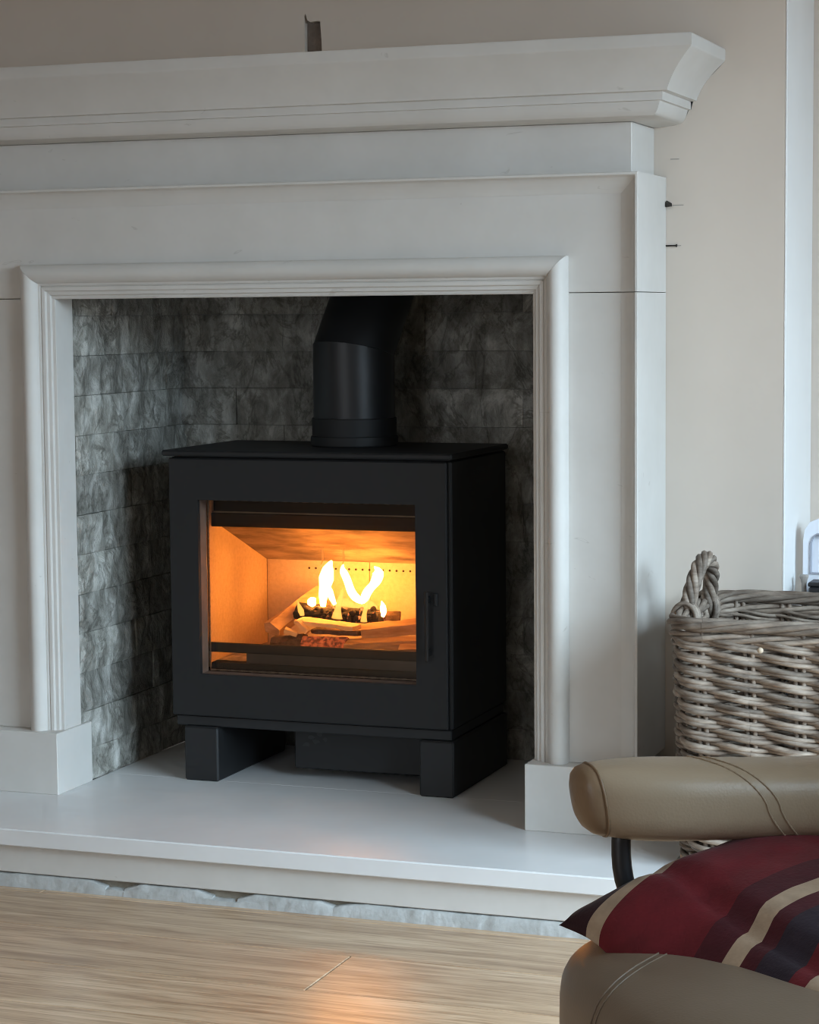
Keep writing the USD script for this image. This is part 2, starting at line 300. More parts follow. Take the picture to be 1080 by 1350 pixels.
frame('window_1', 'white framed window in the right wall', lambda a, b, c, d: cbox(XR+.02, XR+.06, a, b, c, d, .004), WIN['y0'], WIN['y1'], WIN['z0'], WIN['z1'], (WIN['y0']+WIN['y1'])/2)
frame('window_2', 'unseen white framed window added in the rear wall for fill light', lambda a, b, c, d: cbox(a, b, YR-.06, YR-.02, c, d, .004), FILL_WIN['x0'], FILL_WIN['x1'], FILL_WIN['z0'], FILL_WIN['z1'], (FILL_WIN['x0']+FILL_WIN['x1'])/2)

# ---- split-face stone lining of the fireplace recess: every tile its own part
def tile(o, eu, ev, en, w_, h_, seed):
    "rough split-face tile: origin corner o, width along eu, height along ev, face towards en"
    nu, nv = max(5, int(w_/.0085)), 9
    u = np.linspace(0, 1, nu); v = np.linspace(0, 1, nv); U, V = np.meshgrid(u, v, indexing='ij')
    g = .0004
    P = o + (g + U*(w_-2*g))[..., None]*eu + (g + V*(h_-2*g))[..., None]*ev
    q = np.stack([U*w_*17 + seed*3.1, V*h_*10 + seed*1.7, np.full_like(U, seed*.77)], -1)
    rid = np.abs(meshkit.fbm(q, 4, seed) - .5)*2
    d = .0120*(meshkit.fbm(q*1.3 + 9, 3, seed+5) - .45) + .009*(1 - rid)**3 - .003
    edge = np.minimum(np.minimum(U, 1-U)*w_, np.minimum(V, 1-V)*h_)
    d = d*np.clip(edge/.005 + .45, .45, 1) + .0006*(seed % 5)
    F = P + d[..., None]*en
    front = grid(F)
    ring = np.concatenate([F[:, 0], F[-1, 1:], F[-2::-1, -1], F[0, -2:0:-1]])
    back = ring - en*(((ring-o) @ en)[:, None]) - en*.012
    side = grid(np.stack([ring, back]), closed_v=True)
    m = cat_([front, side]); m.merge_vertices()
    if (front.face_normals @ en).mean() < 0: m.invert()
    return m
RY = .535
def lining(name, label, o, eu, en, width, splits, seed0):
    wl = structure(name, label, 'wall'); ez = np.array([0, 0, 1.]); o = np.array(o, float); eu = np.array(eu, float); en = np.array(en, float)
    a = o - en*.0075; b = o - en*.03 + eu*width + ez*1.06
    lo, hi = np.minimum(a, b), np.maximum(a, b)
    obj('backing', trimesh.creation.box(bounds=[lo, hi]), GROUT, wl, False)
    z, r = 0.0, 0
    zs = [0, .06] + [.06 + .0745*k for k in range(1, 14)]
    for r in range(len(zs)-1):
        if zs[r] > 1.04: break
        cuts = splits(r); cuts = [0] + [c for c in cuts if 0 < c < width] + [width]
        for x0, x1 in zip(cuts, cuts[1:]):
            obj('stone_tile', tile(o + eu*x0 + ez*zs[r], eu, ez, en, x1-x0, zs[r+1]-zs[r], seed0 + r*7 + int(x0*50)), SLATE, wl, 25)
lining('wall_recess_left', 'left side of the fireplace recess lined with grey split-face stone', (-.004, .066, 0), (0, 1, 0), (1, 0, 0), RY-.054, lambda r: [.155 + .075*((r*3) % 4), .36 + .03*(r % 3)], 11)
lining('wall_recess_rear', 'rear of the fireplace recess lined with dark split-face stone', (-.014, RY, 0), (1, 0, 0), (0, -1, 0), .938, lambda r: [(.13 + .105*((r*2) % 3)) + .305*k for k in range(4)], 301)
lining('wall_recess_right', 'right side of the fireplace recess lined with split-face stone', (.914, .098, 0), (0, 1, 0), (-1, 0, 0), RY-.098, lambda r: [.16 + .08*((r*3) % 4)], 701)
structure('wall_recess_top', 'unseen closure plate added over the fireplace recess to stop light', 'ceiling', box(-.02, .93, .097, .56, 1.055, 1.075), GROUT)  # added out of view to keep light out of the recess

# ------------------------------------------------------------------ fire surround
FRXR, FRY = 1.0762, .0202
FRXL = .910 - FRXR + .0
sur = thing('fire_surround', 'pale carved limestone fireplace surround with moulded mantel shelf', 'fireplace surround')
G = .0005
# mantel shelf: cornice profile (s outward, z)
prof = [(0, 1.1930), (.05, 1.1932), (.201, 1.1950), (.30, 1.1962), (.372, 1.1985), (.415, 1.2025), (.445, 1.2085), (.463, 1.2150), (.475, 1.2208), (.518, 1.2215), (.519, 1.2350), (.598, 1.2362),
        (.612, 1.2420), (.641, 1.2490), (.668, 1.2555), (.698, 1.2615), (.738, 1.2685), (.784, 1.2752), (.838, 1.2826), (.893, 1.2895), (.945, 1.2955), (.985, 1.3000), (.996, 1.3030), (.996, 1.3190), (.985, 1.3215), (0, 1.3215)]
st = []
for side in range(4):
    row = []
    for s, z in prof:
        dx, dy = s*.124, s*.0995
        row.append([(FRXL-dx, YW-.0005, z), (FRXL-dx, FRY-dy, z), (FRXR+dx, FRY-dy, z), (FRXR+dx, YW-.0005, z)][side])
    st.append(row)
obj('mantel_shelf', cat_([loops(st), box(FRXL+.001, FRXR-.001, FRY+.001, YW-.001, 1.1935, 1.3212)]), STONE, sur, 25)
obj('frieze', cbox(FRXL, FRXR, FRY, YW-.0005, 1.1082, 1.1928, .0012), STONE, sur, False)
# lintel and the two jamb blocks, jointed at the head of the opening
MO = .0625                                                 # moulding width
EXR = 1.0975; EXL = .910-EXR
JZ, PT, ET = .9115, .1147, 1.1080
def slab(x0, x1, z0, z1): return cbox(x0, x1, 0.0, YW-.0005, z0, z1, .0008)
obj('lintel_block', slab(EXL+.030, EXR-.030, JZ+.0006, ET-.004), STONE, sur, False)
obj('jamb_block', cat_([cbox(OX1+.0165, EXR-.030, 0.0, YW-.0005, PT, JZ-.0006, .0008)]), STONE, sur, False)
obj('jamb_block', cat_([cbox(EXL+.030, OX0-.0165, 0.0, YW-.0005, PT, JZ-.0006, .0008)]), STONE, sur, False)
# outer ear moulding: cove up to a thin flat edge; w = distance inward from the outer edge
ear = [(0, .16), (0, -.0205), (.0010, -.0220), (.0045, -.0220), (.0058, -.0200), (.0066, -.0165), (.0090, -.0132), (.0125, -.0100), (.0165, -.0073), (.0215, -.0048), (.0265, -.0025), (.0335, -.0008), (.0340, .16)]
ear = [(w_, YW-.0006 if y > .1 else y) for w_, y in ear]
def ear_seg(kind):
    if kind == 'top': S = [[(EXL+w_, y, ET-w_) for w_, y in ear], [(EXR-w_, y, ET-w_) for w_, y in ear]]
    if kind == 'r': S = [[(EXR-w_, y, JZ-.0006) for w_, y in ear], [(EXR-w_, y, PT) for w_, y in ear]]
    if kind == 'rt': S = [[(EXR-w_, y, ET-w_) for w_, y in ear], [(EXR-w_, y, JZ+.0006) for w_, y in ear]]
    if kind == 'l': S = [[(EXL+w_, y, PT) for w_, y in ear], [(EXL+w_, y, JZ-.0006) for w_, y in ear]]
    if kind == 'lt': S = [[(EXL+w_, y, JZ+.0006) for w_, y in ear], [(EXL+w_, y, ET-w_) for w_, y in ear]]
    m = loops(S); trimesh.repair.fix_normals(m); return m
for k in ('top', 'rt', 'r', 'lt', 'l'): obj('outer_moulding', ear_seg(k), STONE, sur, 25)
# bolection moulding round the opening: (u outward from the opening, y)
bol = [(0, .0640), (0, .0020), (.0008, .0012), (.0065, .0010), (.0070, -.0040), (.0076, -.0050), (.0135, -.0058), (.0145, -.0090), (.0160, -.0100), (.0215, -.0104), (.0225, -.0085), (.0235, -.0085), (.0245, -.0112), (.0285, -.0118), (.0290, -.0150),
       (.0315, -.0195), (.0350, -.0237), (.0395, -.0268), (.0445, -.0280), (.0495, -.0275), (.0545, -.0252), (.0585, -.0214), (.0612, -.0165), (.0625, -.0110), (.0628, .0030), (.030, .0640)]
def bol_seg(kind):
    if kind == 'top': S = [[(OX0-u, y, OZ+u) for u, y in bol], [(OX1+u, y, OZ+u) for u, y in bol]]
    if kind == 'l': S = [[(OX0-u, y, PT) for u, y in bol], [(OX0-u, y, OZ+u-.0004) for u, y in bol]]
    if kind == 'r': S = [[(OX1+u, y, OZ+u-.0004) for u, y in bol], [(OX1+u, y, PT) for u, y in bol]]
    m = loops(S); trimesh.repair.fix_normals(m); return m
for k in ('top', 'l', 'r'): obj('opening_moulding', bol_seg(k), STONE, sur, 25)
obj('plinth', cbox(OX1-.0056, EXR+.012, -.0384, .0950, 0, PT, .0012), STONE, sur, False)
obj('plinth', cbox(EXL-.012, OX0+.0054, -.0384, .0950, 0, PT, .0012), STONE, sur, False)
fx = tag(obj('wall_fixing', cat_([trimesh.convex.convex_hull(np.array([(1.0985, YW, 1.0575), (1.0985, YW, 1.0690), (1.1075, YW, 1.0585), (1.1075, YW, 1.0640), (1.0985, YW-.010, 1.0575), (1.0985, YW-.010, 1.0660), (1.106, YW-.010, 1.0585)]))]), DARKMETAL, None, False),
         'small dark wedge stuck in the gap beside the surround, upper of two', 'fixing')
sc = trimesh.creation.cylinder(.0013, .020, sections=10); sc.apply_transform(trimesh.transformations.rotation_matrix(math.pi/2, [0, 1, 0])); sc.apply_translation((1.107, YW-.0022, .9915))
hd = trimesh.creation.cylinder(.0024, .002, sections=10); hd.apply_transform(trimesh.transformations.rotation_matrix(math.pi/2, [0, 1, 0])); hd.apply_translation((1.1165, YW-.0026, .9915))
tag(obj('wall_nail', cat_([sc, hd]), DARKMETAL, None, 30), 'thin dark nail lying flat on the wall beside the surround, lower of two', 'nail')

# ------------------------------------------------------------------ hearth
HXL, HXR, HY = -.288, 1.198, -.3055
hea = thing('hearth', 'pale stone hearth slab on a rough mortar bed above the oak floor', 'hearth')
obj('hearth_slab', cat_([cbox(HXL, HXR, HY, .064, -.0300, 0, .0022), cbox(.0005, .9095, .060, .1716, -.0300, 0, .0010)]), HEARTHM, hea, False)
obj('recess_slab', cbox(-.002, .912, .1722, RY+.01, -.0300, -.0003, .001), HEARTHM, hea, False)
obj('base_course', cbox(HXL+.015, HXR-.015, HY+.015, .16, -.0795, -.0302, .0015), STONE, hea, False)
obj('bed_core', box(HXL+.03, HXR-.03, HY+.026, .16, ZF, -.0803), BARE, hea, False)
# ragged mortar strip with bare stretches
def mortar_strip(x0, x1, seed):
    n = max(12, int((x1-x0)/.004)); X = np.linspace(x0, x1, n); e = np.minimum(X-x0, x1-X)
    nz = meshkit.fbm(np.stack([X*22, X*0+seed, X*0], 1), 3, seed); ends = np.clip(e/.03, 0, 1)
    top = -.0812 - .009*(1-ends)**1.0 - .003*np.clip(nz-.5, 0, 1)*2*(1 if seed % 2 else .6)
    fy = HY + .012 + .0025*(meshkit.fbm(np.stack([X*30, X*0+seed+4.4, X*0], 1), 3, seed+3)-.5)*2
    S = [[(x, f-.004, ZF), (x, f-.002, ZF+(t-ZF)*.5), (x, f+.001, t-.002), (x, f+.004, t), (x, HY+.03, t), (x, HY+.03, ZF)] for x, t, f in zip(X, top, fy)]
    m = loops(S); trimesh.repair.fix_normals(m); return m
xs = [HXL+.012, .178, .268, .372, .428, .640, .655, HXR-.012]
for a, b, sd_ in ((HXL+.012, .236, 1), (.272, .436, 2), (.482, .660, 4), (.652, HXR-.012, 5)):
    obj('mortar_bed', mortar_strip(a, b, sd_), MORTAR, hea, 40)
X = np.linspace(.18, .54, 90); tp = ZF + .0085 + .005*meshkit.fbm(np.stack([X*40, X*0, X*0+3], 1), 3, 9)
m = loops([[(x, HY+.008, ZF), (x, HY+.010, t-.002), (x, HY+.016, t), (x, HY+.03, t), (x, HY+.03, ZF)] for x, t in zip(X, tp)]); trimesh.repair.fix_normals(m)
obj('mortar_bed', m, MORTAR, hea, 40)

# ------------------------------------------------------------------ stove
SY = .155
sto = thing('wood_stove', 'black steel wood burning stove with wide glass door, lit fire inside', 'stove')
BX0, BX1, BY0, BY1, BZ0, BZ1 = .146, .7065, .164, .483, .1245, .614
obj('top_plate', cbox(.134, .7115, .1500, BY1+.002, .6165, .6275, .003), STEEL, sto, False)
obj('top_neck', box(BX0+.006, BX1-.006, BY0+.006, BY1-.004, .6125, .6168), STEEL, sto, False)
CH = dict(x0=.2079, x1=.6420, y1=.467, z0=.212)
obj('side_panel', cbox(BX0, BX0+.045, BY0, BY1, BZ0, BZ1, .003), STEEL, sto, False)
obj('side_panel', cbox(BX1-.045, BX1, BY0, BY1, BZ0, BZ1, .003), STEEL, sto, False)
obj('back_panel', cbox(BX0+.04, BX1-.04, BY1-.012, BY1, BZ0, BZ1, .001), STEEL, sto, False)
obj('roof_panel', cbox(BX0+.04, BX1-.04, BY0, BY1-.01, .560, BZ1, .001), STEEL, sto, False)
obj('bottom_panel', cbox(BX0+.04, BX1-.04, BY0, BY1-.01, BZ0, .198, .001), STEEL, sto, False)
obj('plinth_rail', cbox(BX0+.004, BX1-.004, BY0+.002, BY1-.01, .104, BZ0-.0005, .002), CAST, sto, False)
for x0, x1 in ((.1683, .2380), (.6421, .7085)):
    obj('leg', cbox(x0, x1, .1585, BY1-.003, .0002, .1038, .003), CAST, sto, False)
obj('ash_box', cbox(.362, .6415, .235, .42, .020, .1035, .003), CAST, sto, False)
# door: frame with an opening, bevelled glass rebate
gx0, gx1, gz0, gz1 = .2064, .6397, .2058, .5348
dz0, dz1, dx0, dx1 = .1255, .6125, .1470, .7000
def frame_solid(x0, x1, z0, z1, hx0, hx1, hz0, hz1, y0, y1, r=.002):
    o = m3.Manifold.hull_points(cbox(x0, x1, y0, y1, z0, z1, r).vertices)
    h = m3.Manifold.cube((hx1-hx0, y1-y0+.1, hz1-hz0)).translate((hx0, y0-.05, hz0))
    return o - h
dr = obj('door', frame_solid(dx0, dx1, dz0, dz1, gx0, gx1, gz0, gz1, SY-.001, BY0-.0006, .0022), STEEL, sto, False)
obj('door_rebate', frame_solid(gx0-.012, gx1+.012, gz0-.012, gz1+.012, gx0+.0005, gx1-.0005, gz0+.0005, gz1-.0005, BY0-.0004, .189, .001), FIRELIT, dr, False)
obj('door_glass', box(gx0-.001, gx1+.001, .1895, .1930, gz0-.001, gz1+.001), GLASS, dr, False)
loop = [(gx0+.0025, .1945, gz0+.0025), (gx1-.0025, .1945, gz0+.0025), (gx1-.0025, .1945, gz1-.0025), (gx0+.0025, .1945, gz1-.0025)]
gk = []
for i in range(4):
    a, b = np.array(loop[i]), np.array(loop[(i+1) % 4]); n = 60; t = np.linspace(0, 1, n)
    gk.append(tube(a + (b-a)*t[:, None], .0016 + .0004*np.sin(t*n*2.2), 6))
obj('rope_gasket', cat_(gk), GASKET, dr, 40)
hb = obj('door_handle', cbox(.6630, .6700, .1330, .1400, .2520, .3810, .0022), BARM, dr, False)
for z in (.268, .364): obj('standoff', cbox(.6640, .6690, .1400, .1545, z-.006, z+.006, .001), CAST, hb, False)
obj('catch_cover', cbox(.6755, .6825, .1500, .1542, .352, .376, .0015), CAST, dr, False)
# firebox lining
obj('lining_board', cbox(CH['x0']-.012, CH['x0'], .2000, CH['y1'], CH['z0'], .56, .001), VERM, sto, False)
obj('lining_board', cbox(CH['x1'], CH['x1']+.012, .2000, CH['y1'], CH['z0'], .56, .001), VERM, sto, False)
obj('lining_board', cbox(CH['x0'], .4278, CH['y1'], CH['y1']+.004, CH['z0'], .56, .0008), VERM, sto, False)
obj('lining_board', cbox(.4290, CH['x1'], CH['y1'], CH['y1']+.004, CH['z0'], .56, .0008), VERM, sto, False)
for i in range(19):
    x = .2997 + .0143*i
    if x > .636: break
    h = trimesh.creation.cylinder(.0022, .0012, sections=14); h.apply_transform(trimesh.transformations.rotation_matrix(math.pi/2, [1, 0, 0])); h.apply_translation((x, CH['y1']-.0002, .3752))
    obj('air_hole', h, HOLE, sto, False)
bq = np.array([(.2150, .497-.0055), (.4665, .3905), (.4665, .4025), (.2150, .509)])   # (y, z) of the sloping baffle
b_ = loops([[(CH['x0'], y, z) for y, z in bq], [(CH['x1'], y, z) for y, z in bq]]); trimesh.repair.fix_normals(b_)
obj('baffle', b_, BAFF, sto, False)
obj('baffle_edge', cbox(CH['x0'], CH['x1'], .2085, .2155, .4800, .5060, .001), BARM, sto, False)
obj('air_plate', cbox(CH['x0'], CH['x1'], .2200, .2240, .5065, .5600, .0005), BARM, sto, False)
obj('fire_floor', cbox(CH['x0'], CH['x1'], .2000, CH['y1'], .1985, CH['z0']+.010, .001), BARM, sto, False)
lr = obj('log_guard', cbox(CH['x0']-.004, CH['x1']+.004, .1985, .2045, .2415, .2600, .0015), BARM, sto, False)
for x in (): obj('guard_post', cbox(x-.004, x+.004, .2050, .2110, .2090, .2415, .001), BARM, lr, False)
obj('lower_plate', cbox(.2780, CH['x1'], .2060, .2090, .2100, .2410, .0008), LOWERP, sto, False)  # added plate, its dark brown stands in for reflections below the guard
# dust smudges on the ash box
for k in range(5):
    a = np.linspace(0, 2*math.pi, 9)[:-1]; r = RNG.uniform(.003, .008, 8)
    c0 = np.array([.386+.010*k, .0665+.012*(k % 2)+.003*k])
    pg = Polygon([(c0[0]+rr*1.2*math.cos(t), c0[1]+rr*.7*math.sin(t)) for t, rr in zip(a, r)]).buffer(.0002)
    e = trimesh.creation.extrude_polygon(pg, .0005, engine='earcut'); e.vertices = np.stack([e.vertices[:, 0], .2351 - e.vertices[:, 2], e.vertices[:, 1]], 1); e.invert()
    obj('dust_smudge', e, mat_simple('dust_grey', (.04, .04, .041), .9) if k == 0 else L('dust_grey'), sto, False)
# flue pipe
fp = thing('flue_pipe', 'black flue pipe rising from the stove and angled back', 'flue pipe')
FX, FYc, FR = .4400, .365, .0780
def lathe(profile, cx, cy, n=56):
    a = np.arange(n)*2*math.pi/n
    P = np.array([[(cx+r*math.cos(t), cy+r*math.sin(t), z) for t in a] for r, z in profile])
    m = grid(P, closed_v=True, caps=True); trimesh.repair.fix_normals(m); return m
obj('flue_collar', lathe([(.0775, .6278), (.0825, .6278), (.0838, .6300), (.0838, .6440), (.0828, .6465), (.0812, .6475), (.0812, .6800), (.0804, .6812), (.0775, .6812)], FX, FYc), CAST, fp, 30)
# elbow: straight pipe, mitre, then leaning to the right and back
d1 = np.array([0, 0, 1.]); d2 = np.array([.185, .50, 1.0]); d2 /= np.linalg.norm(d2)
def pipe_run(p0, p1, cut0, cut1, d, r, n=56):
    a = np.arange(n)*2*math.pi/n; ref = np.cross(d, [1, 0, 0]); ref /= np.linalg.norm(ref); b = np.cross(ref, d); S = []
    for p, nrm in ((p0, cut0), (p1, cut1)):
        ring = []
        for t in a:
            q = p + r*(math.cos(t)*ref + math.sin(t)*b); k = (p-q).dot(nrm)/d.dot(nrm); ring.append(q + d*k)
        S.append(ring)
    m = loops(S); trimesh.repair.fix_normals(m); return m
e0 = np.array([FX, FYc, .6815]); e1 = np.array([FX, FYc, .8085]); e2 = e1 + d2*.135; e3 = np.array([e2[0], e2[1], 1.054])
mit = d1 + d2; mit /= np.linalg.norm(mit)
obj('pipe_section', pipe_run(e0, e1-d1*.0004, d1, mit, d1, FR), PIPE, fp, 30)
obj('pipe_elbow', pipe_run(e1+d2*.0004, e2, mit, mit, d2, FR-.0012), PIPE, fp, 30)
obj('pipe_section', pipe_run(e2+d1*.0008, e3, mit, d1, d1, FR), PIPE, fp, 30)

# ------------------------------------------------------------------ the fire
fz = CH['z0'] + .010
def log_mesh(p0, p1, sect, twist=0., seed=0, n=14):
    "split log along p0-p1 with a polygon cross section (local offsets a sideways, b up)"
    p0, p1 = np.array(p0, float), np.array(p1, float); d = (p1-p0)/np.linalg.norm(p1-p0)
    s = np.cross(d, [0, 0, 1.]); s /= np.linalg.norm(s); u = np.cross(s, d); sect = np.array(sect, float)
    fine = np.concatenate([np.linspace(sect[i], sect[(i+1) % len(sect)], 5)[:-1] for i in range(len(sect))])
    S = []
    for i, t in enumerate(np.linspace(0, 1, n)):
        tw = twist*(t-.5); R = np.array([[math.cos(tw), -math.sin(tw)], [math.sin(tw), math.cos(tw)]]); f = fine @ R.T
        S.append(p0 + (p1-p0)*t + f[:, :1]*s + f[:, 1:]*u)
    m = loops(S); trimesh.repair.fix_normals(m); return jitter_mesh(m, .0022, 45, seed)
def fire_log(name, label, mesh, material, group=None):
    return tag(obj(name, mesh, material, None, 35), label, 'log', group)
bed = grid(np.array([[(x, y, fz + .001 + .016*meshkit.fbm(np.array([x*40, y*40, 1.]), 3, 2)*min(1, (x-CH['x0'])/.05, (CH['x1']-x)/.05, (y-.205)/.03, (CH['y1']-y)/.03)) for y in np.linspace(.212, CH['y1']-.002, 26)] for x in np.linspace(CH['x0']+.002, CH['x1']-.002, 40)]))
if bed.face_normals[:, 2].mean() < 0: bed.invert()
low = bed.vertices.copy(); low[:, 2] = fz
bedm = trimesh.convex.convex_hull(np.vstack([low[:, :2].min(0).tolist() + [fz], low[:, :2].max(0).tolist() + [fz+.001]])) if False else bed
tag(obj('ash_bed', bed, ASH, None, 40), 'bed of grey ash covering the floor of the firebox', 'ash', kind='stuff')
tri = [(-.022, -.014), (.020, -.016), (.024, .004), (-.002, .020), (-.020, .010)]
fire_log('split_log', 'split log leaning diagonally at the left of the fire', log_mesh((.2890, .302, .2745), (.3400, .425, .3330), [(-.019, -.013), (.017, -.015), (.021, .003), (-.001, .016), (-.018, .008)], .4, 2), FIRELITW)
fire_log('bark_log', 'short grey bark-covered stub at the lower left of the fire', log_mesh((.3090, .268, .2520), (.3760, .262, .2600), [(-.014, -.015), (.014, -.015), (.017, .004), (.006, .014), (-.012, .012)], .4, 5), BARK)
fire_log('kindling_chip', 'pale chip of kindling lying on the bark stub at left', log_mesh((.3400, .246, .2830), (.3640, .250, .2730), [(-.004, -.005), (.005, -.005), (.006, .004), (-.004, .006)], .3, 8, 8), EDGEW)
fire_log('kindling_splinter', 'pale splinter leaning down against the left end of the front slab', log_mesh((.3690, .250, .2990), (.3880, .246, .2800), [(-.005, -.005), (.006, -.005), (.007, .004), (-.004, .006)], .3, 9, 8), EDGEW)
fire_log('charred_log', 'charred glowing log lying across the top of the fire', log_mesh((.3280, .338, .3045), (.5010, .344, .2995), [(-.016, -.013), (.016, -.013), (.019, .004), (.008, .014), (-.012, .015), (-.019, .002)], .5, 3, 30), CHAR)
for k in range(46):
    x = .328 + .168*(k + RNG.uniform(.2, .8))/46; n_ = trimesh.creation.icosphere(1, RNG.uniform(.0042, .0080)); n_.apply_scale(RNG.uniform(.7, 1.3, 3)); jitter_mesh(n_, .0016, 130, k); n_.apply_translation((x, RNG.uniform(.318, .340), .300 + RNG.uniform(-.004, .015)))
    tag(obj('ember_coal', n_, CHAR, None, 40), 'small glowing coal crusted along the charred log among the flames', 'coal', 'glowing coals on the charred log')
fire_log('log_slab', 'thin split slab with a pale top edge lying below the charred log', log_mesh((.3600, .268, .2985), (.4830, .256, .2915), [(-.020, -.0035), (.015, -.0050), (.017, .0030), (-.019, .0045)], .10, 4, 20), EDGEW)
fire_log('slab_underside', 'dark charred slat just under the pale front slab', log_mesh((.3860, .286, .2790), (.4880, .268, .2795), [(-.016, -.004), (.014, -.005), (.016, .003), (-.015, .004)], .12, 14, 16), BARK)
fire_log('split_log', 'large split log at the front right, sloping up to the right', log_mesh((.4850, .276, .2790), (.6300, .330, .2930), [(-.024, -.012), (.013, -.012), (.016, .008), (-.010, .015), (-.022, .010)], .10, 6, 22), WOODSPLIT)
fire_log('log_sliver', 'lower split log below the large one at the front right', log_mesh((.4640, .246, .2545), (.6200, .280, .2640), [(-.018, -.014), (.012, -.014), (.014, .008), (-.012, .014)], .08, 12, 20), WOODSPLIT)
fire_log('log_chunk', 'reddish lump of log at the front right corner of the firebox', log_mesh((.5760, .240, .2520), (.6340, .250, .2540), [(-.014, -.018), (.010, -.018), (.012, .006), (-.004, .014)], .1, 15, 12), WOODSPLIT)
fire_log('ember_log', 'red glowing log under the front slab', log_mesh((.3760, .256, .2570), (.4660, .254, .2575), [(-.014, -.016), (.014, -.016), (.017, .005), (.004, .015), (-.014, .010)], .2, 7, 26), EMBER)
fire_log('log_end', 'small sawn log end lying at the right behind the flames', log_mesh((.4860, .372, .2985), (.5250, .380, .2985), [(-.009, -.009), (.009, -.009), (.011, .002), (.003, .009), (-.009, .007)], .1, 10, 10), BARK)
def flame(path, rad, material, label, flat=.55, seed=0):
    p = spline(path, 26); r = np.interp(np.linspace(0, 1, 26), np.linspace(0, 1, len(rad)), rad)
    m = tube(p, np.maximum(r*.54, .0003), 14, True, 1.9)
    return tag(obj('flame', m, material, None, True), label, 'flame')
FY = .335
def fp3(l): return [(x, FY+dy, z) for x, z, dy in l]
flame(fp3([(.3835, .318, 0), (.3850, .338, -.003), (.3885, .362, 0), (.3915, .380, .002), (.3960, .397, .003), (.4010, .4065, .003)]), [.0055, .0085, .0110, .0150, .0115, .0015], FLAME, 'bright broad flame at the left of the fire, leftmost of three tall tongues')
flame(fp3([(.4080, .322, 0), (.4025, .333, 0), (.3970, .346, 0), (.3925, .360, 0)]), [.0035, .0060, .0075, .004], FLAME, 'short side flame joining the left tongue at its foot')
flame(fp3([(.466, .330, 0), (.455, .335, 0), (.4430, .347, 0), (.4360, .362, .002), (.4290, .378, .003), (.4235, .391, .003), (.4255, .4000, .003)]), [.0050, .0080, .0085, .0080, .0080, .0075, .001], FLAME, 'curved flame in the middle of the fire sweeping up to the left')
flame(fp3([(.458, .332, 0), (.4680, .335, 0), (.4735, .346, 0), (.4820, .358, .003), (.4920, .372, .004), (.4960, .386, .004), (.4880, .3975, .004)]), [.0050, .0090, .0085, .0075, .0105, .0115, .001], FLAME, 'bright flame sweeping up to the right, rightmost of three tall tongues')
flame(fp3([(.360, .320, -.01), (.363, .325, -.01), (.367, .330, -.01), (.372, .3345, -.01)]), [.006, .0095, .0080, .001], FLAME, 'small round flame at the left end of the charred log')
flame(fp3([(.352, .302, -.03), (.350, .310, -.03), (.346, .320, -.03), (.3440, .331, -.03)]), [.0045, .0065, .0040, .0005], FLAME2, 'small pale pointed flame in front of the log at far left')
flame(fp3([(.5095, .304, -.01), (.5115, .313, -.01), (.5105, .324, -.01), (.508, .334, -.01)]), [.003, .0062, .0055, .0005], FLAME, 'small pointed flame at the right end of the charred log')
flame(fp3([(.426, .300, -.035), (.4275, .315, -.035), (.4300, .334, -.03), (.434, .358, -.02)]), [.0115, .0060, .0055, .001], FLAME2, 'thin amber flame licking up in front of the charred log')
flame(fp3([(.4810, .296, -.035), (.482, .310, -.035), (.4845, .326, -.03), (.4865, .345, -.02)]), [.0070, .0045, .0045, .001], FLAME2, 'thin amber flame in front of the log below the right tongue')
for k, (x0, lab) in enumerate(((.395, 'low orange glow flame between the left and middle tongues'), (.440, 'low orange glow flame between the middle and right tongues'))):
    flame(fp3([(x0, .308, .012), (x0+.012, .318, .012), (x0+.03, .322, .012), (x0+.05, .316, .012)]), [.006, .012, .012, .004], FLAME2, lab)
for k, (x0, z0, lab) in enumerate(((.367, .395, 'faint upper flame wisp above the left tongue'), (.411, .395, 'faint upper flame wisp above the middle tongue'))):
    flame(fp3([(x0, z0, .03), (x0+.002, z0+.016, .035), (x0-.001, z0+.030, .04), (x0+.002, z0+.042, .04)]), [.0006, .0026, .0016, .0003], FLAME3, lab)

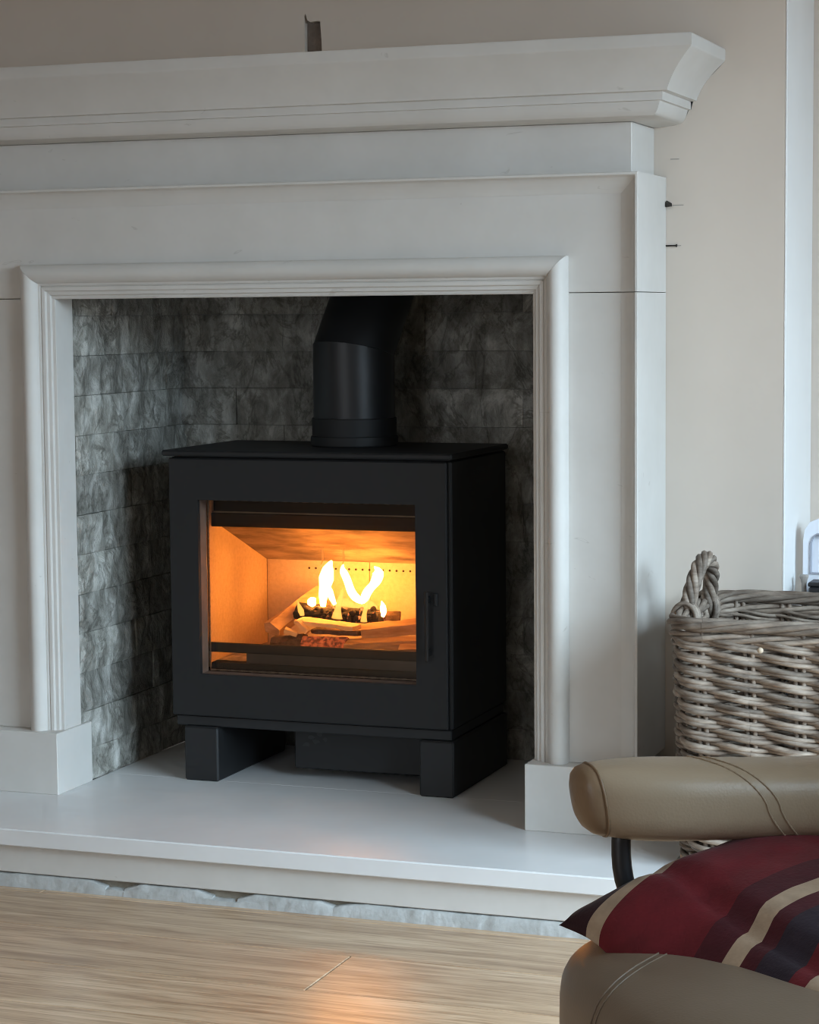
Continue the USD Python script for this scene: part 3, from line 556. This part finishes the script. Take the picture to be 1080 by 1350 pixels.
# ------------------------------------------------------------------ willow basket
BKX0, BKX1, BKY0, BKY1, BKZ1 = 1.187, 1.690, -.235, .155, .402
bas = thing('log_basket', 'grey willow log basket with twisted rope handles beside the hearth', 'basket')
def rrect(inset, z, n, ph=0.):
    "n points round a rounded rectangle, tapered towards the floor"
    tp = .022*(BKZ1 - z)/(BKZ1 - ZF)
    x0, x1, y0, y1 = BKX0+inset+tp, BKX1-inset-tp, BKY0+inset+tp, BKY1-inset-tp; r = .060 - .3*inset
    segs = [((x0+r, y0), (x1-r, y0)), ('a', x1-r, y0+r, -90), ((x1, y0+r), (x1, y1-r)), ('a', x1-r, y1-r, 0), ((x1-r, y1), (x0+r, y1)), ('a', x0+r, y1-r, 90), ((x0, y1-r), (x0, y0+r)), ('a', x0+r, y0+r, 180)]
    P, N = [], []
    for s in segs:
        if s[0] == 'a':
            for t in np.linspace(0, 90, 12)[:-1]:
                a = math.radians(s[3]+t); P.append((s[1]+r*math.cos(a), s[2]+r*math.sin(a)))
        else:
            for t in np.linspace(0, 1, 20)[:-1]: P.append((s[0][0]+(s[1][0]-s[0][0])*t, s[0][1]+(s[1][1]-s[0][1])*t))
    P = np.array(P + [P[0]]); d = np.r_[0, np.cumsum(np.linalg.norm(np.diff(P, axis=0), axis=1))]
    t = (np.linspace(0, 1, n, endpoint=False) + ph) % 1 * d[-1]
    Q = np.stack([np.interp(t, d, P[:, k]) for k in (0, 1)], 1)
    T = np.roll(Q, -1, 0) - np.roll(Q, 1, 0); T /= np.linalg.norm(T, axis=1)[:, None]; Nn = np.stack([T[:, 1], -T[:, 0]], 1)
    return Q, Nn
NST = 20                                                   # stake pairs round the basket
peri_pts = 240
ph0 = .043
base = rrect(.012, 0, 400)[0]
zrows = np.arange(ZF+.014, BKZ1-.040, .0205)
for ri, zr in enumerate(zrows):
    for ph in (0, 1):
        for layer in (-1, 1):
            Q, Nn = rrect(.012, zr, peri_pts, ph0)
            k = np.arange(peri_pts)/peri_pts*NST*math.pi + math.pi*ph + .18*layer + ri*.04
            off = .0098*np.cos(k) + RNG.uniform(-.0008, .0008)
            z = zr + layer*.0034 - .0042*np.sin(k) + .0012*(meshkit.fbm(np.stack([Q[:, 0]*14, Q[:, 1]*14, Q[:, 0]*0+ri*2.3+ph*5+layer], 1), 2, 4)-.5)*2
            P = np.column_stack([Q + Nn*off[:, None], z]); P = np.vstack([P, P[:1]])
            obj('willow_strand', tube(P, (.0038 + RNG.uniform(-.0004, .0005))*(1 + .22*np.cos(np.r_[k, k[:1]])), 7, False), WILLOW2 if RNG.random() < .07 else WILLOW, bas, True)
for i in range(NST):
    for s in (-1, 1):
        c = (i/NST + s*.0042) ; pts = []
        for z in (ZF+.004, ZF+.15, .15, BKZ1-.012):
            Q, _ = rrect(.012, z, 1000, ph0); q = Q[int(round(c*1000)) % 1000]; pts.append((q[0], q[1], z))
        obj('stake', tube(spline(pts, 10), .0040, 7), WILLOW, bas, True)
def rope_ring(zc, rad, tw, nstr, r):
    out = []
    for j in range(nstr):
        Q, Nn = rrect(.010, zc, 300); k = np.arange(300)/300*2*math.pi*tw + 2*math.pi*j/nstr
        P = np.column_stack([Q + Nn*(rad*np.cos(k))[:, None], zc + rad*.8*np.sin(k)]); out.append(np.vstack([P, P[:1]]))
    return out
for P in rope_ring(BKZ1-.010, .0085, 5, 5, .0065): obj('rim_strand', tube(P, .0050, 7, False), WILLOW, bas, True)
for P in rope_ring(BKZ1-.030, .0062, 7, 3, .0055): obj('rim_strand', tube(P, .0044, 7, False), WILLOW, bas, True)
obj('strand_end', trimesh.creation.icosphere(2, .0048).apply_translation((1.3475, BKY0-.006, BKZ1-.043)), WILLOW2, bas, True, 'pale cut end of a willow strand')
obj('basket_base', cbox(BKX0+.035, BKX1-.035, BKY0+.035, BKY1-.035, ZF+.001, ZF+.012, .004), WILLOW, bas, False)
for sx, xc in ((1, BKX0+.012), (-1, BKX1-.012)):
    arch = spline([(xc-sx*.002, -.112, BKZ1-.030), (xc+sx*.004, -.100, BKZ1+.012), (xc+sx*.011, -.080, BKZ1+.052), (xc+sx*.017, -.040, BKZ1+.074), (xc+sx*.018, .000, BKZ1+.056), (xc+sx*.012, .022, BKZ1+.020), (xc, .034, BKZ1-.030)], 90)
    tg = np.gradient(arch, axis=0); tg /= np.linalg.norm(tg, axis=1)[:, None]; n1 = np.cross(tg, [1., 0, 0]); n1 /= np.linalg.norm(n1, axis=1)[:, None]; n2 = np.cross(tg, n1)
    for j in range(5):
        k = np.linspace(0, -2*math.pi*2.3, 90) + 2*math.pi*j/5
        obj('handle_strand', tube(arch + .0082*(np.cos(k)[:, None]*n1 + np.sin(k)[:, None]*n2), .0054, 7), WILLOW, bas, True)
    for yy in (-.112, .034):                               # wrapping where the handle meets the rim
        for q in range(3):
            t = np.linspace(0, 2*math.pi, 26); w_ = np.column_stack([xc + .021*np.cos(t), yy + (q-1)*.010 + .012*np.sin(t*.5), BKZ1-.018 + .026*np.sin(t)])
            obj('handle_wrap', tube(w_, .0042, 6), WILLOW, bas, True)

# ------------------------------------------------------------------ things in the alcove, behind the basket
AY = .262
arch_o = [(1.3215, ZF), (1.3215, .478), (1.3245, .497), (1.333, .5105), (1.346, .5165), (1.420, .5165), (1.433, .510), (1.4405, .497), (1.4435, .478), (1.4435, ZF)]
arch_i = Polygon([(1.3335, .42), (1.3335, .474), (1.3375, .4855), (1.346, .4920), (1.418, .4920), (1.4275, .4855), (1.4315, .474), (1.4315, .42)])
def upright(poly, y0, t):
    e = trimesh.creation.extrude_polygon(poly, t, engine='earcut'); e.vertices = np.stack([e.vertices[:, 0], y0 + t - e.vertices[:, 2], e.vertices[:, 1]], 1); e.invert(); return e
wpn = thing('arched_panel', 'white arched panel with grey inner trim in the alcove behind the basket', 'panel')
obj('outer_frame', upright(Polygon(arch_o).difference(arch_i), AY, .026), WHITEP, wpn, False)
obj('inner_trim', upright(arch_i.difference(arch_i.buffer(-.0022)), AY-.002, .020), GREYP, wpn, False)
obj('centre_panel', upright(arch_i.buffer(-.0022), AY+.010, .010), WHITEP, wpn, False)
pst = thing('fluted_post', 'slim taupe post with a flared top standing before the arched panel', 'post')
obj('shaft', lathe([(.0045, ZF), (.0045, .405), (.0050, .408)], 1.3285, .236, 16), TAUPE, pst, 30)
obj('capital', cat_([lathe([(.0052, .4082), (.0058, .412), (.0080, .4175), (.0080, .4205), (.0076, .4212)], 1.3285, .236, 16)]), TAUPE, pst, 30)
bb = thing('black_box', 'black box at the right edge behind the basket rim', 'box')
obj('box_body', cbox(1.3440, 1.470, .190, .238, ZF, .4060, .003), BLACKP, bb, False)
obj('box_lid', cbox(1.3430, 1.471, .189, .239, .4063, .4140, .002), BLACKP, bb, False)

# ------------------------------------------------------------------ armchair
A = math.radians(15)
rt_h = np.array([rt[0], rt[1], 0]); rt_h /= np.linalg.norm(rt_h); fw_h = np.array([fw[0], fw[1], 0]); fw_h /= np.linalg.norm(fw_h)
E2 = rt_h*math.cos(A) + fw_h*math.sin(A)                   # towards the chair's back
E1 = np.array([E2[1], -E2[0], 0])                          # towards the chair's near arm
EZ = np.array([0, 0, 1.])
chair = thing('armchair', 'cream leather armchair with padded arms and black curved arm support', 'armchair')
AF = np.array([1.5165, -1.800, 0])                          # front end of the far arm
def arm_pt(t, th, org, scale=1.0):
    "t metres back from the seam, th round the section"
    bulge = 1 - .10*math.exp(-t/.02) + .035*math.exp(-((t-.055)/.045)**2) + (.05*(1-math.exp(-((t-.165)/.05)**2)) if t > .165 else 0)
    hz, hy = .0335*bulge, .045*bulge*(1 - .30*math.exp(-t/.03))
    c, s = math.cos(th), math.sin(th)
    a = hy*math.copysign(abs(c)**.72, c); b = hz*math.copysign(abs(s)**.72, s)
    return org + E2*(t - .17*b*math.exp(-t/.05)) + E1*a + EZ*(.4655 - .055*t + b)
def make_arm(org, ln):
    th = np.arange(40)*2*math.pi/40
    ts = [0, .002, .005, .01, .018, .03, .045, .06, .08, .10, .12, .14, .155, .165, .175, .19, .21, .24, .28, .33, .38, ln-.04, ln-.015, ln-.004, ln]
    P = []
    for t in ts:
        k = 1.0 if t < ln-.03 else max(.25, 1-((t-(ln-.03))/.03)**2*.6)
        ring = np.array([arm_pt(t, x, org) for x in th]); c = ring.mean(0); P.append(c + (ring-c)*k)
    return loops(P), th
arm, th = make_arm(AF, .44)
trimesh.repair.fix_normals(arm)
ar = obj('arm_pad', arm, LEATHER, chair, 40)
ring0 = np.array([arm_pt(0, x, AF) for x in th]); c0 = ring0.mean(0)
cap = [c0 + (ring0-c0)*k - E2*d for k, d in ((1, 0), (.985, .004), (.93, .009), (.80, .0135), (.6, .0165), (.3, .018), (.05, .0185))]
cm = loops(cap); trimesh.repair.fix_normals(cm)
obj('end_cap', cm, LEATHER2, ar, 40, 'tan leather end cap')
obj('seam', tube(np.vstack([ring0, ring0[:1]]) + (np.vstack([ring0, ring0[:1]])-c0)*.012, .0011, 6, False), LEATHER2, ar, True)
for dt in (0, .012):
    pts = []
    for k in np.linspace(0, 1, 46):
        thk = math.radians(105 - 165*k); pts.append(arm_pt(.092 + dt + .075*k, thk, AF) + np.array([0, 0, .0002]))
    for q in range(0, 45, 2): obj('stitch', tube(np.array(pts[q:q+2]), .0011, 5), LEATHER, ar, True)
    obj('seam', tube(np.array(pts), .0009, 5), LEATHER, ar, True)
# black arm support: curved flat steel bar from under the arm down and back
sp = spline([AF + E2*.024 + EZ*.438, AF + E2*.024 + EZ*.410, AF + E2*.029 + EZ*.385, AF + E2*.048 + EZ*.355, AF + E2*.095 + EZ*.325, AF + E2*.20 + EZ*.30], 24)
obj('arm_support', tube(sp, .0085, 14, True), BLACKP, chair, True)
# near arm and the upholstered back, out of the picture to the right
AN = AF + E1*.50
near, _ = make_arm(AN, .44); trimesh.repair.fix_normals(near)
obj('arm_pad', near, LEATHER, chair, 40)
obj('arm_support', tube(spline([AN + E2*.024 + EZ*.438, AN + E2*.024 + EZ*.410, AN + E2*.029 + EZ*.385, AN + E2*.048 + EZ*.355, AN + E2*.095 + EZ*.325, AN + E2*.20 + EZ*.30], 24), .0085, 14, True), BLACKP, chair, True)
def pillow_block(c, a, b, h, ea, tilt):
    P = []
    for i in range(29):
        v = -math.pi/2 + math.pi*i/28; cv, sv = math.cos(v), math.sin(v); ring = []
        for j in range(48):
            u = 2*math.pi*j/48; f = lambda q, e: math.copysign(abs(q)**e, q); zz = h*f(sv, .4)
            ring.append(c + E1*(a*f(cv, .4)*f(math.cos(u), ea)) + E2*(b*f(cv, .4)*f(math.sin(u), ea) + tilt*zz) + EZ*zz)
        P.append(ring)
    m = grid(np.array(P), closed_v=True); trimesh.repair.fix_normals(m); return m
obj('backrest', pillow_block(AF + E1*.25 + E2*.56 + EZ*.62, .26, .075, .36, .5, .28), LEATHER, chair, True)
# seat cushion
SA, SB, SC = .30, .252, .082
SCEN = AF + E1*.235 + E2*.199 + EZ*.280
def sup(n1=64, n2=40, e1=.44, e2=.46):
    P = []
    for i in range(n2+1):
        v = -math.pi/2 + math.pi*i/n2; cv, sv = math.cos(v), math.sin(v); ring = []
        for j in range(n1):
            u = 2*math.pi*j/n1; f = lambda q, e: math.copysign(abs(q)**e, q)
            ring.append(SCEN + E1*(SA*f(cv, e2)*f(math.cos(u), e1)) + E2*(SB*f(cv, e2)*f(math.sin(u), e1)) + EZ*(SC*f(sv, e2)))
        P.append(ring)
    m = grid(np.array(P), closed_v=True); trimesh.repair.fix_normals(m); return m
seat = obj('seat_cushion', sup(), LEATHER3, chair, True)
def sup_pt(u, v, e1=.44, e2=.46, k=1.002):
    f = lambda q, e: math.copysign(abs(q)**e, q); cv, sv = math.cos(v), math.sin(v)
    return SCEN + k*(E1*(SA*f(cv, e2)*f(math.cos(u), e1)) + E2*(SB*f(cv, e2)*f(math.sin(u), e1)) + EZ*(SC*f(sv, e2)))
ctr = [sup_pt(math.radians(u), v) for u, v in ((255, .96), (262.5, .66), (265, .24))]
sn = np.cross(ctr[1]-ctr[0], ctr[2]-ctr[0]); sn /= np.linalg.norm(sn)
for off, rr in ((0, .0009), (.0070, .0006)):
    pl = sup().section(plane_origin=ctr[1] + sn*off, plane_normal=sn)
    for lp in pl.discrete:
        d = lp - SCEN; lp = SCEN + d*(1 + .0006/np.linalg.norm(d, axis=1))[:, None]
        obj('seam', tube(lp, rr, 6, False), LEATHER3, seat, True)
obj('seat_frame', cbox(-.24, .24, -.20, .24, .140, .178, .01).apply_transform(np.array([[E1[0], E2[0], 0, SCEN[0]], [E1[1], E2[1], 0, SCEN[1]], [0, 0, 1, 0], [0, 0, 0, 1]])), BLACKP, chair, False)
pc = (SCEN[0], SCEN[1])
obj('pedestal', lathe([(.20, ZF), (.21, ZF+.008), (.20, ZF+.022), (.05, ZF+.034), (.035, ZF+.06), (.035, .139)], *pc, 40), BLACKP, chair, 30)

# ------------------------------------------------------------------ striped cushion on the seat
cus = thing('scatter_cushion', 'dark red scatter cushion with cream and plum stripes lying on the armchair seat', 'cushion')
CO = np.array([1.490, -1.822, 0.358])
CU = np.array([.775, -.632, 0]); CU /= np.linalg.norm(CU); CV = np.array([.60, .80, 0]); CV /= np.linalg.norm(CV)
CW, CL = .40, .40
def cush_pt(u, v, side):
    "u, v in 0..1; side +1 top, -1 bottom"
    fu, fv = 1-(2*u-1)**2, 1-(2*v-1)**2
    h = .053*(fu**.34)*(fv**.40)*(1 + .40*(1-u)**2)
    pin = .020*((2*u-1)**2)*(fv)*(1 if u > .5 else -1)*-1, .016*((2*v-1)**2)*(fu)*(1 if v > .5 else -1)*-1
    p = CO + EZ*(-.002 - .022*u + .013*math.exp(-((u-.13)/.11)**2) - .012*min(1, max(0, (u-.25)/.2))) + CU*(u*CW + pin[0]) + CV*(v*CL + pin[1]) + EZ*(.020*fu*fv)
    wr = .0035*(meshkit.fbm(np.array([u*7+3, v*7, side*2.]), 3, 5)-.5)*2*min(1, 4*fu*fv)
    droop = .046*max(0, 1-v/.22)**1.4*fu**1.5 + .008*math.exp(-((v-.17)/.022)**2)*fu**.5
    return p + EZ*(h*(1.0 if side > 0 else -.25) + wr - droop)
bands = [(0, .085, F_DARK, 'dark maroon'), (.085, .125, F_CREAM, 'cream'), (.125, .345, F_RED, 'bright red'), (.345, .415, F_DRED, 'dark red'), (.415, .458, F_CREAM, 'cream'), (.458, .50, F_DRED, 'dark red'), (.50, .595, F_PLUM, 'dark plum'),
         (.595, .64, F_RED, 'bright red'), (.64, .70, F_CREAM, 'cream'), (.70, .86, F_DRED, 'dark red'), (.86, .91, F_CREAM, 'cream'), (.91, 1.0, F_DARK, 'dark maroon')]
for a, b, mt, nm in bands:
    us = np.linspace(a, b, max(3, int((b-a)*70))); vs = .5 - .5*np.cos(np.linspace(0, math.pi, 72))
    ring = [(v, 1) for v in vs] + [(v, -1) for v in vs[-2:0:-1]]
    P = np.array([[cush_pt(u, v, s) for v, s in ring] for u in us])
    m = grid(P, closed_v=True); trimesh.repair.fix_normals(m)
    obj('stripe_panel', m, mt, cus, True, nm + ' silk stripe')
